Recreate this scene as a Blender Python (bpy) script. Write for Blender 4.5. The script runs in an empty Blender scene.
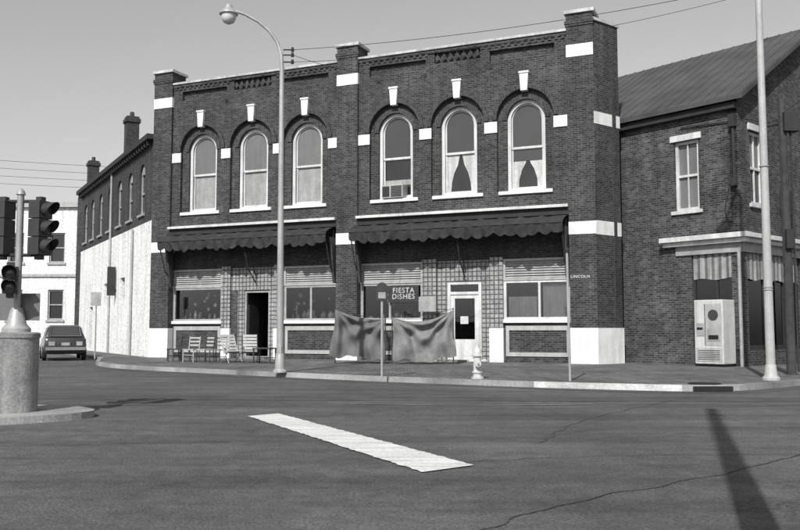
import bpy, bmesh, math, random
from mathutils import Vector, Matrix
from mathutils.geometry import tessellate_polygon
random.seed(7)
SC = bpy.context.scene
COL = SC.collection

# ------------------------------------------------------------ materials
def new_mat(name):
    m = bpy.data.materials.new(name); m.use_nodes = True
    nt = m.node_tree; b = nt.nodes['Principled BSDF']
    return m, nt, b
def g3(g): return (g, g, g, 1)
def coords(nt, kind='Object'):
    tc = nt.nodes.new('ShaderNodeTexCoord'); return tc.outputs[kind]
def noise(nt, vec, scale, detail=5, rough=0.6):
    n = nt.nodes.new('ShaderNodeTexNoise'); n.inputs['Scale'].default_value = scale
    n.inputs['Detail'].default_value = detail; n.inputs['Roughness'].default_value = rough
    nt.links.new(vec, n.inputs['Vector']); return n.outputs['Fac']
def maprange(nt, v, a, b, c, d):
    n = nt.nodes.new('ShaderNodeMapRange'); n.inputs[1].default_value = a; n.inputs[2].default_value = b
    n.inputs[3].default_value = c; n.inputs[4].default_value = d; nt.links.new(v, n.inputs[0]); return n.outputs[0]
def math_(nt, op, a, b):
    n = nt.nodes.new('ShaderNodeMath'); n.operation = op
    for i, x in enumerate((a, b)):
        if isinstance(x, (int, float)): n.inputs[i].default_value = x
        else: nt.links.new(x, n.inputs[i])
    return n.outputs[0]
def plain(name, g, rough=0.7, var=0.25, scale=3.0, fine=0.15, fscale=40, metal=0.0, bump=0.0, spec=0.4, kind='Object', streak=0.0):
    m, nt, b = new_mat(name)
    v = coords(nt, kind)
    n1 = maprange(nt, noise(nt, v, scale), 0.3, 0.7, 1 - var, 1 + var)
    n2 = maprange(nt, noise(nt, v, fscale, 3), 0.3, 0.7, 1 - fine, 1 + fine)
    f = math_(nt, 'MULTIPLY', math_(nt, 'MULTIPLY', n1, n2), g)
    if streak > 0:
        mp = nt.nodes.new('ShaderNodeMapping'); mp.inputs['Scale'].default_value = (5, 5, 0.5); nt.links.new(v, mp.inputs['Vector'])
        f = math_(nt, 'MULTIPLY', f, maprange(nt, noise(nt, mp.outputs[0], 1.0, 5), 0.35, 0.6, 1-streak, 1.0))
    nt.links.new(f, b.inputs['Base Color'])
    b.inputs['Roughness'].default_value = rough; b.inputs['Metallic'].default_value = metal
    b.inputs['Specular IOR Level'].default_value = spec
    if bump > 0:
        bp = nt.nodes.new('ShaderNodeBump'); bp.inputs['Strength'].default_value = bump; bp.inputs['Distance'].default_value = 0.02
        nt.links.new(n2, bp.inputs['Height']); nt.links.new(bp.outputs[0], b.inputs['Normal'])
    return m
def brick(name, c1, c2, mo, bw=0.215, rh=0.075, ms=0.012, stain=0.35, sscale=0.5, rough=0.9, bump=0.5, offset=0.5, odd=0.15):
    m, nt, b = new_mat(name)
    tc = nt.nodes.new('ShaderNodeTexCoord')
    bt = nt.nodes.new('ShaderNodeTexBrick'); bt.offset = offset
    bt.inputs['Scale'].default_value = 1.0; bt.inputs['Brick Width'].default_value = bw
    bt.inputs['Row Height'].default_value = rh; bt.inputs['Mortar Size'].default_value = ms
    bt.inputs['Mortar Smooth'].default_value = 0.2; bt.inputs['Bias'].default_value = -odd
    bt.inputs['Color1'].default_value = g3(c1); bt.inputs['Color2'].default_value = g3(c2); bt.inputs['Mortar'].default_value = g3(mo)
    nt.links.new(tc.outputs['UV'], bt.inputs['Vector'])
    s = maprange(nt, noise(nt, tc.outputs['UV'], sscale, 7, 0.7), 0.3, 0.7, 1 - stain, 1 + stain)
    s2 = maprange(nt, noise(nt, tc.outputs['UV'], 7, 3, 0.7), 0.3, 0.7, 0.68, 1.32)
    mp = nt.nodes.new('ShaderNodeMapping'); mp.inputs['Scale'].default_value = (3.0, 0.22, 1)
    nt.links.new(tc.outputs['UV'], mp.inputs['Vector'])
    s3 = maprange(nt, noise(nt, mp.outputs[0], 1.0, 4), 0.3, 0.7, 0.80, 1.20)
    f = math_(nt, 'MULTIPLY', math_(nt, 'MULTIPLY', s, s2), s3)
    vm = nt.nodes.new('ShaderNodeVectorMath'); vm.operation = 'SCALE'
    nt.links.new(bt.outputs['Color'], vm.inputs[0]); nt.links.new(f, vm.inputs['Scale'])
    nt.links.new(vm.outputs[0], b.inputs['Base Color'])
    b.inputs['Roughness'].default_value = rough; b.inputs['Specular IOR Level'].default_value = 0.2
    bp = nt.nodes.new('ShaderNodeBump'); bp.invert = True; bp.inputs['Strength'].default_value = bump; bp.inputs['Distance'].default_value = 0.012
    nt.links.new(bt.outputs['Fac'], bp.inputs['Height']); nt.links.new(bp.outputs[0], b.inputs['Normal'])
    return m
def glass(name, tint=0.5, refl=0.10):
    m, nt, b = new_mat(name); nt.nodes.remove(b)
    out = nt.nodes['Material Output']
    t = nt.nodes.new('ShaderNodeBsdfTransparent'); t.inputs[0].default_value = g3(tint)
    g = nt.nodes.new('ShaderNodeBsdfGlossy'); g.inputs['Roughness'].default_value = 0.03; g.inputs[0].default_value = g3(0.9)
    fr = nt.nodes.new('ShaderNodeFresnel'); fr.inputs[0].default_value = 1.5
    mx = nt.nodes.new('ShaderNodeMixShader')
    nt.links.new(math_(nt, 'ADD', fr.outputs[0], refl), mx.inputs[0])
    nt.links.new(t.outputs[0], mx.inputs[1]); nt.links.new(g.outputs[0], mx.inputs[2])
    nt.links.new(mx.outputs[0], out.inputs['Surface'])
    return m

M = {}
M['brick'] = brick('dark_pressed_brick', 0.026, 0.066, 0.088, stain=0.32, sscale=0.6)
M['brick_hood'] = brick('arch_brick', 0.038, 0.06, 0.08, bw=0.1, rh=0.2, stain=0.2)
M['brick_b'] = brick('old_common_brick', 0.028, 0.085, 0.10, stain=0.4, sscale=0.8)
M['brick_side'] = brick('side_wall_brick', 0.03, 0.055, 0.075, stain=0.3)
M['painted_brick'] = brick('white_painted_brick', 0.66, 0.76, 0.64, stain=0.12, sscale=0.7, bump=0.45)
M['block'] = brick('moulded_block', 0.30, 0.25, 0.085, bw=0.17, rh=0.17, ms=0.022, stain=0.25, sscale=1.5, bump=0.9, offset=0.0)
M['white'] = plain('white_stone_paint', 0.72, 0.7, 0.10, 1.8, 0.08, 30, streak=0.2)
M['white_dirty'] = plain('weathered_white_paint', 0.57, 0.8, 0.18, 1.2, 0.12, 25, streak=0.22)
M['coping'] = plain('stone_coping', 0.45, 0.8, 0.3, 1.0, 0.15, 25, streak=0.3)
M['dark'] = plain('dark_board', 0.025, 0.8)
M['black'] = plain('black_paint', 0.015, 0.5, spec=0.3)
M['frame_grey'] = plain('grey_painted_frame', 0.28, 0.6)
M['louver'] = plain('louver_paint', 0.36, 0.6, 0.15, 2.0, streak=0.2)
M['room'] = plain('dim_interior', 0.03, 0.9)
M['shade_d'] = plain('drawn_blind_dark', 0.045, 0.3, 0.12, 0.8, spec=0.6)
M['shade_m'] = plain('drawn_blind_grey', 0.14, 0.4, 0.10, 0.9, spec=0.6, streak=0.15)
M['shade_l'] = plain('drawn_blind_pale', 0.29, 0.5, 0.15, 2.0, 0.12, 14, streak=0.2)
M['goods'] = plain('shop_goods', 0.17, 0.5, 0.4, 3.0)
M['goods_l'] = plain('shop_goods_pale', 0.32, 0.5, 0.4, 3.0)
M['pane_dark'] = plain('dark_window_pane', 0.015, 0.12, 0.4, 1.0, spec=0.7)
M['curtain'] = plain('lace_curtain', 0.50, 0.9, 0.15, 8, streak=0.3)
M['drape'] = plain('striped_cloth', 0.30, 0.9, 0.2, 5, streak=0.3)
M['drape_d'] = plain('striped_cloth_dark', 0.13, 0.9, 0.2, 5, streak=0.3)
M['awning'] = plain('canvas_awning', 0.030, 0.9, 0.35, 4, 0.25, 30, streak=0.35)
M['glass'] = glass('window_glass', 0.85, 0.02)
M['roof_flat'] = plain('tar_roof', 0.06, 0.9)
M['metal_grey'] = plain('galvanised_metal', 0.36, 0.5, 0.15, 2, 0.08, 20, metal=0.2, streak=0.2)
M['pole_pale'] = plain('painted_pole', 0.38, 0.55, 0.12, 2, 0.1, 30, streak=0.15)
M['concrete'] = plain('concrete', 0.24, 0.85, 0.28, 2.5, 0.25, 30, bump=0.3, streak=0.4)
M['signal'] = plain('signal_housing', 0.035, 0.45, 0.2, 4)
M['lens'] = plain('signal_lens', 0.06, 0.2, spec=0.7)
M['wood'] = plain('weathered_wood_pole', 0.05, 0.9, 0.3, 6, streak=0.3)
M['hydrant'] = plain('hydrant_paint', 0.46, 0.5, 0.25, 10, 0.15, 60)
M['car'] = plain('car_paint', 0.035, 0.25, 0.1, 2, spec=0.6)
M['chrome'] = plain('chrome', 0.6, 0.2, 0.05, metal=0.9)
M['rubber'] = plain('tyre_rubber', 0.02, 0.85)
M['wire'] = plain('cable', 0.03, 0.6)
M['cloth1'] = plain('grey_blanket', 0.12, 0.95, 0.18, 3, 0.2, 60)
M['cloth2'] = plain('checked_blanket', 0.17, 0.95, 0.22, 5, 0.2, 60)
M['chair_d'] = plain('dark_chair_frame', 0.04, 0.5)
M['chair_l'] = plain('pale_chair', 0.33, 0.6, 0.2, 8)
M['signface'] = plain('sign_face', 0.55, 0.5, 0.1)
M['signdark'] = plain('sign_board_dark', 0.03, 0.5)
M['vend'] = plain('enamel_white', 0.50, 0.4, 0.10, spec=0.5, streak=0.2)

def road_mat():
    m, nt, b = new_mat('worn_asphalt')
    v = coords(nt)
    a = maprange(nt, noise(nt, v, 0.3, 6, 0.65), 0.32, 0.68, 0.68, 1.32)
    mp = nt.nodes.new('ShaderNodeMapping'); mp.inputs['Rotation'].default_value = (0, 0, math.radians(20)); mp.inputs['Scale'].default_value = (0.10, 1.5, 1)
    nt.links.new(v, mp.inputs['Vector'])
    bnd = maprange(nt, noise(nt, mp.outputs[0], 0.9, 4), 0.3, 0.7, 0.74, 1.26)
    c = maprange(nt, noise(nt, v, 38, 3, 0.85), 0.30, 0.70, 0.35, 1.75)
    e = maprange(nt, noise(nt, v, 4, 6, 0.8), 0.32, 0.68, 0.72, 1.28)
    f = math_(nt, 'MULTIPLY', math_(nt, 'MULTIPLY', a, bnd), math_(nt, 'MULTIPLY', c, e))
    vo = nt.nodes.new('ShaderNodeTexVoronoi'); vo.feature = 'DISTANCE_TO_EDGE'; vo.inputs['Scale'].default_value = 0.35
    nz = nt.nodes.new('ShaderNodeTexNoise'); nz.inputs['Scale'].default_value = 1.4; nz.inputs['Detail'].default_value = 6; nz.inputs['Roughness'].default_value = 0.65
    nt.links.new(v, nz.inputs['Vector'])
    ad = nt.nodes.new('ShaderNodeVectorMath'); ad.operation = 'MULTIPLY_ADD'
    nt.links.new(nz.outputs['Color'], ad.inputs[0]); ad.inputs[1].default_value = (1.8, 1.8, 0); nt.links.new(v, ad.inputs[2])
    nt.links.new(ad.outputs[0], vo.inputs['Vector'])
    cr = maprange(nt, vo.outputs['Distance'], 0.0, 0.007, 0.6, 1.0)
    mask = maprange(nt, noise(nt, v, 0.35, 3), 0.46, 0.54, 0.0, 1.0)
    inv = math_(nt, 'SUBTRACT', 1.0, cr); cr = math_(nt, 'SUBTRACT', 1.0, math_(nt, 'MULTIPLY', inv, mask))
    f = math_(nt, 'MULTIPLY', math_(nt, 'MULTIPLY', f, cr), 0.108)
    nt.links.new(f, b.inputs['Base Color']); b.inputs['Roughness'].default_value = 0.85; b.inputs['Specular IOR Level'].default_value = 0.3
    bp = nt.nodes.new('ShaderNodeBump'); bp.inputs['Strength'].default_value = 0.8; bp.inputs['Distance'].default_value = 0.015
    nt.links.new(c, bp.inputs['Height']); nt.links.new(bp.outputs[0], b.inputs['Normal'])
    return m
M['road'] = road_mat()
M['tar'] = plain('tar_seam', 0.06, 0.8, 0.3, 2)
M['patch'] = plain('asphalt_patch', 0.065, 0.85, 0.35, 1.0, 0.45, 40, bump=0.3)
M['sidewalk'] = brick('brick_paving', 0.10, 0.16, 0.07, bw=0.21, rh=0.105, ms=0.01, stain=0.42, sscale=0.4, bump=0.4)
M['kerb'] = plain('kerb_stone', 0.22, 0.85, 0.5, 0.6, 0.25, 30)
M['island'] = plain('island_concrete', 0.24, 0.85, 0.35, 1.2, 0.25, 30)
M['kerb_white'] = plain('painted_kerb', 0.40, 0.85, 0.4, 2.0, 0.25, 30)
def stripe_mat():
    m, nt, b = new_mat('worn_road_paint')
    v = coords(nt)
    w = maprange(nt, noise(nt, v, 34, 5, 0.85), 0.33, 0.47, 0.16, 0.68)
    mp = nt.nodes.new('ShaderNodeMapping'); mp.inputs['Rotation'].default_value = (0, 0, math.radians(-62)); mp.inputs['Scale'].default_value = (0.4, 4, 1)
    nt.links.new(v, mp.inputs['Vector'])
    w2 = maprange(nt, noise(nt, mp.outputs[0], 1.5, 6, 0.7), 0.35, 0.6, 0.66, 1.0)
    nt.links.new(math_(nt, 'MULTIPLY', w, w2), b.inputs['Base Color']); b.inputs['Roughness'].default_value = 0.8
    return m
M['stripe'] = stripe_mat()
def seam_roof():
    m, nt, b = new_mat('standing_seam_roof')
    v = coords(nt)
    s = maprange(nt, noise(nt, v, 0.8, 6), 0.3, 0.7, 0.7, 1.3)
    nt.links.new(math_(nt, 'MULTIPLY', s, 0.055), b.inputs['Base Color']); b.inputs['Roughness'].default_value = 0.7
    return m
M['seamroof'] = seam_roof()

# ------------------------------------------------------------ geometry helpers
class Frame:
    """local x along the wall, y into the wall (negative = towards the street), z up"""
    def __init__(s, o, d, z0=0.0, zs=1.0):
        d = Vector((d[0], d[1])).normalized()
        s.o = Vector((o[0], o[1], z0)); s.dx = Vector((d.x, d.y, 0)); s.dy = Vector((-d.y, d.x, 0)); s.zs = zs
    def __call__(s, p): return s.o + s.dx*p[0] + s.dy*p[1] + Vector((0, 0, p[2]*s.zs))
ID = Frame((0, 0), (1, 0))

class G:
    def __init__(s): s.v = []; s.f = []
    def add(s, vs, fs):
        o = len(s.v); s.v += [Vector(p) for p in vs]; s.f += [tuple(i+o for i in f) for f in fs]; return s
    def box(s, x0, x1, y0, y1, z0, z1):
        return s.add([(x0,y0,z0),(x1,y0,z0),(x1,y1,z0),(x0,y1,z0),(x0,y0,z1),(x1,y0,z1),(x1,y1,z1),(x0,y1,z1)],
                     [(0,3,2,1),(4,5,6,7),(0,1,5,4),(1,2,6,5),(2,3,7,6),(3,0,4,7)])
    def plate(s, outer, holes, y0, y1):
        loops = [[Vector((p[0], p[1], 0)) for p in outer]] + [[Vector((p[0], p[1], 0)) for p in h] for h in holes]
        tris = tessellate_polygon(loops)
        flat = [p for l in loops for p in l]; n = len(flat)
        vs = [(p.x, y0, p.y) for p in flat] + [(p.x, y1, p.y) for p in flat]
        fs = [tuple(t) for t in tris] + [tuple(i+n for i in reversed(t)) for t in tris]
        b = 0
        for l in loops:
            k = len(l)
            for i in range(k):
                j = (i+1) % k; fs.append((b+i, b+j, b+j+n, b+i+n))
            b += k
        return s.add(vs, fs)
    def hplate(s, outer, z0, z1):
        vs = [(p[0], p[1], z0) for p in outer] + [(p[0], p[1], z1) for p in outer]; n = len(outer)
        tr = tessellate_polygon([[Vector((p[0], p[1], 0)) for p in outer]])
        fs = [tuple(t) for t in tr] + [tuple(i+n for i in t) for t in tr]
        for i in range(n):
            j = (i+1) % n; fs.append((i, j, j+n, i+n))
        return s.add(vs, fs)
    def tube(s, pts, r, n=8, cap=True):
        pts = [Vector(p) for p in pts]; rs = r if isinstance(r, (list, tuple)) else [r]*len(pts)
        if len(rs) < len(pts): rs = list(rs) + [rs[-1]]*(len(pts)-len(rs))
        vs = []; fs = []; prev = None
        for i, p in enumerate(pts):
            t = (pts[min(i+1, len(pts)-1)] - pts[max(i-1, 0)]).normalized()
            a = Vector((0, 0, 1)) if abs(t.z) < 0.9 else Vector((1, 0, 0))
            if prev is not None: a = prev
            u = (a - t*a.dot(t)).normalized(); w = t.cross(u); prev = u
            for k in range(n):
                an = 2*math.pi*k/n; vs.append(p + (u*math.cos(an) + w*math.sin(an))*rs[i])
        for i in range(len(pts)-1):
            for k in range(n):
                fs.append((i*n+k, i*n+(k+1) % n, (i+1)*n+(k+1) % n, (i+1)*n+k))
        if cap: fs += [tuple(range(n-1, -1, -1)), tuple((len(pts)-1)*n+k for k in range(n))]
        return s.add(vs, fs)
    def lathe(s, prof, c, n=20, axis='Z'):
        vs = []; fs = []; c = Vector(c)
        for r, h in prof:
            for k in range(n):
                a = 2*math.pi*k/n; x, y = r*math.cos(a), r*math.sin(a)
                o = {'Z': (x, y, h), 'X': (h, x, y), 'Y': (x, h, y)}[axis]
                vs.append(c + Vector(o))
        for i in range(len(prof)-1):
            for k in range(n):
                fs.append((i*n+k, i*n+(k+1) % n, (i+1)*n+(k+1) % n, (i+1)*n+k))
        fs += [tuple(range(n-1, -1, -1)), tuple((len(prof)-1)*n+k for k in range(n))]
        return s.add(vs, fs)
    def make(s, name, mat, parent, fr=ID, smooth=False, bevel=0.0):
        me = bpy.data.meshes.new(name)
        off = parent.location if parent else Vector((0, 0, 0))
        me.from_pydata([tuple(fr(p) - off) for p in s.v], [], s.f)
        bm = bmesh.new(); bm.from_mesh(me)
        bmesh.ops.recalc_face_normals(bm, faces=bm.faces)
        uvl = bm.loops.layers.uv.new('UVMap')
        for f in bm.faces:
            n = f.normal
            if abs(n.z) > 0.75:
                for l in f.loops: l[uvl].uv = (l.vert.co.x, l.vert.co.y)
            else:
                t = Vector((-n.y, n.x, 0)).normalized()
                for l in f.loops: l[uvl].uv = (l.vert.co.dot(t), l.vert.co.z)
            f.smooth = smooth
        bm.to_mesh(me); bm.free()
        ob = bpy.data.objects.new(name, me); COL.objects.link(ob)
        me.materials.append(M[mat] if isinstance(mat, str) else mat)
        if smooth:
            try: me.set_sharp_from_angle(angle=math.radians(40))
            except Exception: pass
        if parent: ob.parent = parent
        if bevel > 0:
            bv = ob.modifiers.new('Bevel', 'BEVEL'); bv.width = bevel; bv.segments = 2; bv.limit_method = 'ANGLE'
        return ob

def empty(name, loc=(0, 0, 0)):
    e = bpy.data.objects.new(name, None); e.location = loc; e.empty_display_size = 0.3; COL.objects.link(e); return e
def arch(cx, half, z0, zs, n=18, r=None):
    r = r or half
    pts = [(cx-half, z0)]
    for i in range(n+1):
        a = math.pi - math.pi*i/n; pts.append((cx + r*math.cos(a), zs + r*math.sin(a)))
    pts.append((cx+half, z0)); return pts
def rect(x0, x1, z0, z1): return [(x0, z0), (x0, z1), (x1, z1), (x1, z0)]

# ------------------------------------------------------------ layout
SW = 0.13
B = Vector((-10.635, 36.2)); A = Vector((6.667, 28.8))
ZS = 1.018
FA = Frame(B, A-B, SW, ZS)
# ------------------------------------------------------------ MAIN BUILDING
mb = empty('brick_commercial_building', (B.x, B.y, 0))
W0, W1, W2 = 0.12, 0.26, 0.48
piers = [(0.0, 0.95), (8.88, 9.78), (17.9, 18.82)]
bays = [(0.95, 8.88, [2.41, 4.91, 7.42]), (9.78, 17.9, [11.28, 13.82, 16.36])]
PT = 12.1
g = G(); gw = G(); gc = G()
for i, (a, b_) in enumerate(piers):
    g.box(a, b_, 0.0, 0.9, 1.2, PT-0.12)
    g.box(a-0.05, b_+0.05, -0.05, 0.95, 11.62, 11.74)
    g.box(a-0.03, b_+0.03, -0.03, 0.93, 11.54, 11.62)
    gc.box(a-0.07, b_+0.07, -0.07, 0.97, PT-0.12, PT)
    gw.box(a-0.01, b_+0.01, -0.015, 0.9+0.01, 10.47, 10.9)
    gw.box(a-0.01, b_+0.01, -0.015, 0.9+0.01, 4.35, 4.78)
    gw.box(a-0.03, b_+0.03, -0.03, 0.93, 0.0, 1.2)
g.make('piers', 'brick', mb, FA); gw.make('pier_bands', 'white', mb, FA, bevel=0.008); gc.make('pier_caps', 'coping', mb, FA, bevel=0.01)

SPR = 8.55
g0 = G(); g1 = G(); hood = G(); imp = G(); key = G(); sill = G(); trim = G(); frame_w = G(); cop = G(); corb = G(); dk = G()
panes = {'shade_d': G(), 'shade_m': G(), 'shade_l': G(), 'pane_dark': G(), 'curtain': G()}
wi = 0
for (a, b_, cs) in bays:
    holes0 = [arch(c, 1.04, 5.97, SPR) for c in cs]
    holes1 = [arch(c, 0.70, 5.97, SPR) for c in cs]
    mid = cs[1]
    pan = [rect(a+0.45, mid-1.25, 10.72, 11.1), rect(mid+1.25, b_-0.45, 10.72, 11.1), rect(mid-0.9, mid+0.9, 10.9, 11.3)]
    g0.plate(rect(a, b_, 5.40, 11.42), holes0 + pan, W0, W1)
    g1.plate(rect(a, b_, 5.40, 11.38), holes1, W1+0.002, W2)
    corb.box(a, b_, W0-0.05, W0, 11.3, 11.42)
    nd = int((b_-a)/0.24)
    for k in range(nd):
        x = a + (k+0.5)*(b_-a)/nd
        if abs(x-mid) > 1.0: corb.box(x-0.055, x+0.055, W0-0.04, W0, 11.2, 11.3)
    for k in range(7):
        x = mid-0.78+k*0.26
        corb.add([(x-0.10,W0-0.01,11.1),(x,W0-0.01,11.24),(x+0.10,W0-0.01,11.1),(x,W0-0.01,10.96),(x,W0+0.1,11.1)],[(0,1,4),(1,2,4),(2,3,4),(3,0,4),(0,3,2,1)])
    cop.box(a, b_, W0-0.1, W2+0.1, 11.42, 11.51)
    for c in cs:
        o = arch(c, 1.2, SPR, SPR, 24); h = arch(c, 1.042, SPR, SPR, 24)
        hood.plate(o[1:-1] + h[1:-1][::-1], [], W0-0.06, W0)
        o = arch(c, 0.88, SPR, SPR, 24); h = arch(c, 0.702, SPR, SPR, 24)
        hood.plate(o[1:-1] + h[1:-1][::-1], [], W1-0.04, W1)
        key.add([(c-0.12,W0-0.12,9.5),(c+0.12,W0-0.12,9.5),(c+0.165,W0-0.12,10.12),(c-0.165,W0-0.12,10.12),
                 (c-0.12,W0+0.1,9.5),(c+0.12,W0+0.1,9.5),(c+0.165,W0+0.1,10.12),(c-0.165,W0+0.1,10.12)],
                [(0,1,2,3),(7,6,5,4),(0,4,5,1),(1,5,6,2),(2,6,7,3),(3,7,4,0)])
        key.box(c-0.19, c+0.19, W0-0.15, W0+0.05, 10.12, 10.19)
        sill.box(c-0.98, c+0.98, W0-0.08, W2-0.05, 5.86, 5.98)
        frame_w.plate(arch(c, 0.70, 5.985, SPR), [arch(c, 0.58, 6.10, SPR)], 0.36, 0.44)
        frame_w.plate(arch(c, 0.60, 7.52, SPR), [arch(c, 0.53, 7.60, SPR)], 0.445, 0.475)
        frame_w.plate(rect(c-0.60, c+0.60, 6.06, 7.56), [rect(c-0.53, c+0.53, 6.16, 7.50)], 0.48, 0.51)
        wi += 1
        up = {1:'shade_m', 2:'shade_m', 3:'shade_m', 4:'shade_d', 5:'shade_d', 6:'shade_d'}[wi]
        lo = {1:'shade_l', 2:'shade_l', 3:'shade_l', 4:'pane_dark', 5:'pane_dark', 6:'pane_dark'}[wi]
        panes[up].plate(arch(c, 0.60, 7.55, SPR), [], 0.478, 0.488)
        panes[lo].plate(rect(c-0.6, c+0.6, 6.05, 7.55), [], 0.53, 0.535)
        if wi in (5, 6):
            t = 7.55 if wi == 5 else 7.2
            for sgn in (-1, 1):
                rows = [(6.1, 0.40), (6.5, 0.36), (6.85, 0.27), (7.15, 0.12), (t, 0.04)] if wi == 5 else [(6.1, 0.34), (6.45, 0.33), (6.8, 0.22), (7.0, 0.10), (t, 0.03)]
                for k in range(10):
                    f0, f1 = k/10, (k+1)/10
                    y0, y1 = 0.512+0.01*(k % 2), 0.512+0.01*((k+1) % 2)
                    for (za_, ia), (zb_, ib) in zip(rows, rows[1:]):
                        X0 = lambda f, i_: c+sgn*(0.56-(0.56-i_)*f)
                        panes['curtain'].add([(X0(f0,ia), y0, za_), (X0(f1,ia), y1, za_), (X0(f1,ib), y1, zb_), (X0(f0,ib), y0, zb_)], [(0,1,2,3)])
        if wi == 6: panes['shade_d'].plate(rect(c-0.56, c+0.56, 7.1, 7.5), [], 0.505, 0.509)
        if wi == 4: panes['shade_l'].plate(rect(c-0.56, c+0.56, 6.55, 6.75), [], 0.515, 0.52)
    xs = [a] + sum([[c-1.04, c+1.04] for c in cs], []) + [b_]
    for k in range(0, len(xs), 2):
        x0, x1 = xs[k], xs[k+1]
        imp.box(x0-0.003, x1+0.02 if k < 6 else x1, W0-0.05, W0+0.02, 8.10, 8.50)
    trim.box(a, b_, -0.16, W2, 5.29, 5.39)
    dk.box(a, b_, -0.02, W2, 5.05, 5.28)  # near-black strip: shadow under the string course put in as colour
g0.make('upper_wall', 'brick', mb, FA); g1.make('recessed_wall', 'brick', mb, FA)
hood.make('arch_rings', 'brick_hood', mb, FA); imp.make('impost_blocks', 'white', mb, FA, bevel=0.01); key.make('keystones', 'white', mb, FA, bevel=0.01)
sill.make('window_sills', 'white', mb, FA, bevel=0.01); trim.make('string_course', 'white_dirty', mb, FA, bevel=0.01)
frame_w.make('window_frames', 'white_dirty', mb, FA); cop.make('parapet_coping', 'coping', mb, FA, bevel=0.01); corb.make('corbel_course', 'brick', mb, FA)
dk.make('painted_frieze_shadow', 'dark', mb, FA)
for k, gg in panes.items(): gg.make('window_' + k, k, mb, FA)
g = G()
for x in (10.6, 12.55, 15.1, 3.66, 6.2):
    g.lathe([(0.07, 0), (0.03, 0.03)], (x, W0-0.03, 10.5), 10, 'Y')
g.make('tie_plates', 'black', mb, FA)
c = 11.28
ac = G(); ac.box(c-0.46, c+0.40, -0.02, 0.50, 6.0, 6.50); ac.make('air_conditioner_case', 'metal_grey', mb, FA, bevel=0.02)
ac = G()
for i in range(10): ac.box(c-0.08, c+0.36, -0.035, -0.02, 6.05+i*0.042, 6.072+i*0.042)
ac.box(c-0.42, c-0.14, -0.035, -0.02, 6.06, 6.44); ac.make('air_conditioner_grille', 'dark', mb, FA)

# shopfront
SY = 0.35
lint = G(); lou = G(); louf = G(); bulk = G(); wsill = G(); blk = G(); fr = G(); gl = G(); bp = G(); wh = G(); frw = G()
def shop_window(x0, x1, mull=None, white=False):
    wsill.box(x0, x1, SY-0.12, SY+0.2, 1.38, 1.50)
    bulk.box(x0, x1, SY, SY+0.2, 0.0, 1.38)
    bp.plate(rect(x0+0.08, x1-0.08, 0.22, 1.28), [rect(x0+0.2, x1-0.2, 0.36, 1.12)], SY-0.04, SY)
    (frw if white else fr).plate(rect(x0, x1, 1.50, 2.86), [rect(x0+0.10, x1-0.10, 1.58, 2.78)] if mull is None else
             [rect(x0+0.10, mull-0.04, 1.58, 2.78), rect(mull+0.04, x1-0.10, 1.58, 2.78)], SY, SY+0.08)
    gl.plate(rect(x0+0.08, x1-0.08, 1.55, 2.8), [], SY+0.04, SY+0.046)
    louf.plate(rect(x0, x1, 2.86, 3.62), [rect(x0+0.08, x1-0.08, 2.94, 3.54)], SY-0.03, SY+0.08)
    for i in range(7):
        z = 2.95+i*0.085
        lou.add([(x0+0.08,SY+0.0,z),(x1-0.08,SY+0.0,z),(x1-0.08,SY+0.06,z+0.06),(x0+0.08,SY+0.06,z+0.06)], [(0,1,2,3)])
    lou.box(x0+0.08, x1-0.08, SY+0.07, SY+0.075, 2.94, 3.54)
shop_window(0.95, 3.45); shop_window(6.38, 8.88, 7.6)
shop_window(9.78, 12.35, 11.0); shop_window(15.45, 17.9, 16.75, True)
for x0, x1 in ((3.45, 3.87), (5.96, 6.38), (12.35, 12.9), (14.95, 15.45)):
    wh.box(x0-0.01, x1+0.01, SY-0.12, SY+0.25, 0.0, 1.2)
    blk.box(x0, x1, SY-0.1, SY+0.25, 1.2, 3.70)
for x0, x1 in ((0.95, 8.88), (9.78, 17.9)):
    lint.box(x0, x1, SY, SY+0.3, 3.62, 5.05)
blk.box(4.2, 4.5, SY, SY+0.2, 0.0, 2.72); blk.box(5.7, 5.96, SY, SY+0.2, 0.0, 2.72); blk.box(3.87, 5.96, SY, SY+0.2, 2.72, 3.62)
bulk.box(3.87, 4.2, SY, SY+0.2, 0.0, 2.72)
blk.box(12.9, 13.3, SY, SY+0.2, 0.0, 2.86); blk.box(14.62, 14.95, SY, SY+0.2, 0.0, 2.86); blk.box(12.9, 14.95, SY, SY+0.2, 2.86, 3.62)
lint.make('lintel_boards', 'brick_side', mb, FA); lou.make('transom_louvres', 'louver', mb, FA); louf.make('transom_frames', 'louver', mb, FA)
bulk.make('bulkheads', 'brick', mb, FA); wsill.make('shop_sills', 'white', mb, FA, bevel=0.01); blk.make('moulded_block_strips', 'block', mb, FA)
fr.make('shop_window_frames', 'frame_grey', mb, FA); frw.make('shop_window_frame_white', 'white_dirty', mb, FA); gl.make('shop_glass', 'glass', mb, FA); bp.make('bulkhead_panels', 'louver', mb, FA)
wh.make('pier_plinths', 'white', mb, FA, bevel=0.01)
g = G(); g.box(4.42, 4.5, SY+0.2, 1.8, 0, 2.8); g.box(5.7, 5.78, SY+0.2, 1.8, 0, 2.8); g.box(4.5, 5.7, SY+0.22, 1.8, 2.72, 2.8)
g.make('doorway_reveal', 'room', mb, FA)
g = G(); g.plate(rect(4.5, 5.7, 0.03, 2.7), [rect(4.58, 5.62, 0.1, 2.62)], SY+0.05, SY+0.15); g.make('door_casing', 'frame_grey', mb, FA)
g = G(); g.box(4.55, 4.62, SY+0.2, 1.3, 0.03, 2.15); g.make('open_door_leaf', 'dark', mb, FA)
g = G(); g.plate(rect(13.3, 14.62, 0.03, 2.86), [rect(13.42, 14.5, 0.1, 2.40), rect(13.42, 14.5, 2.50, 2.76)], SY+0.02, SY+0.14)
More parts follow.
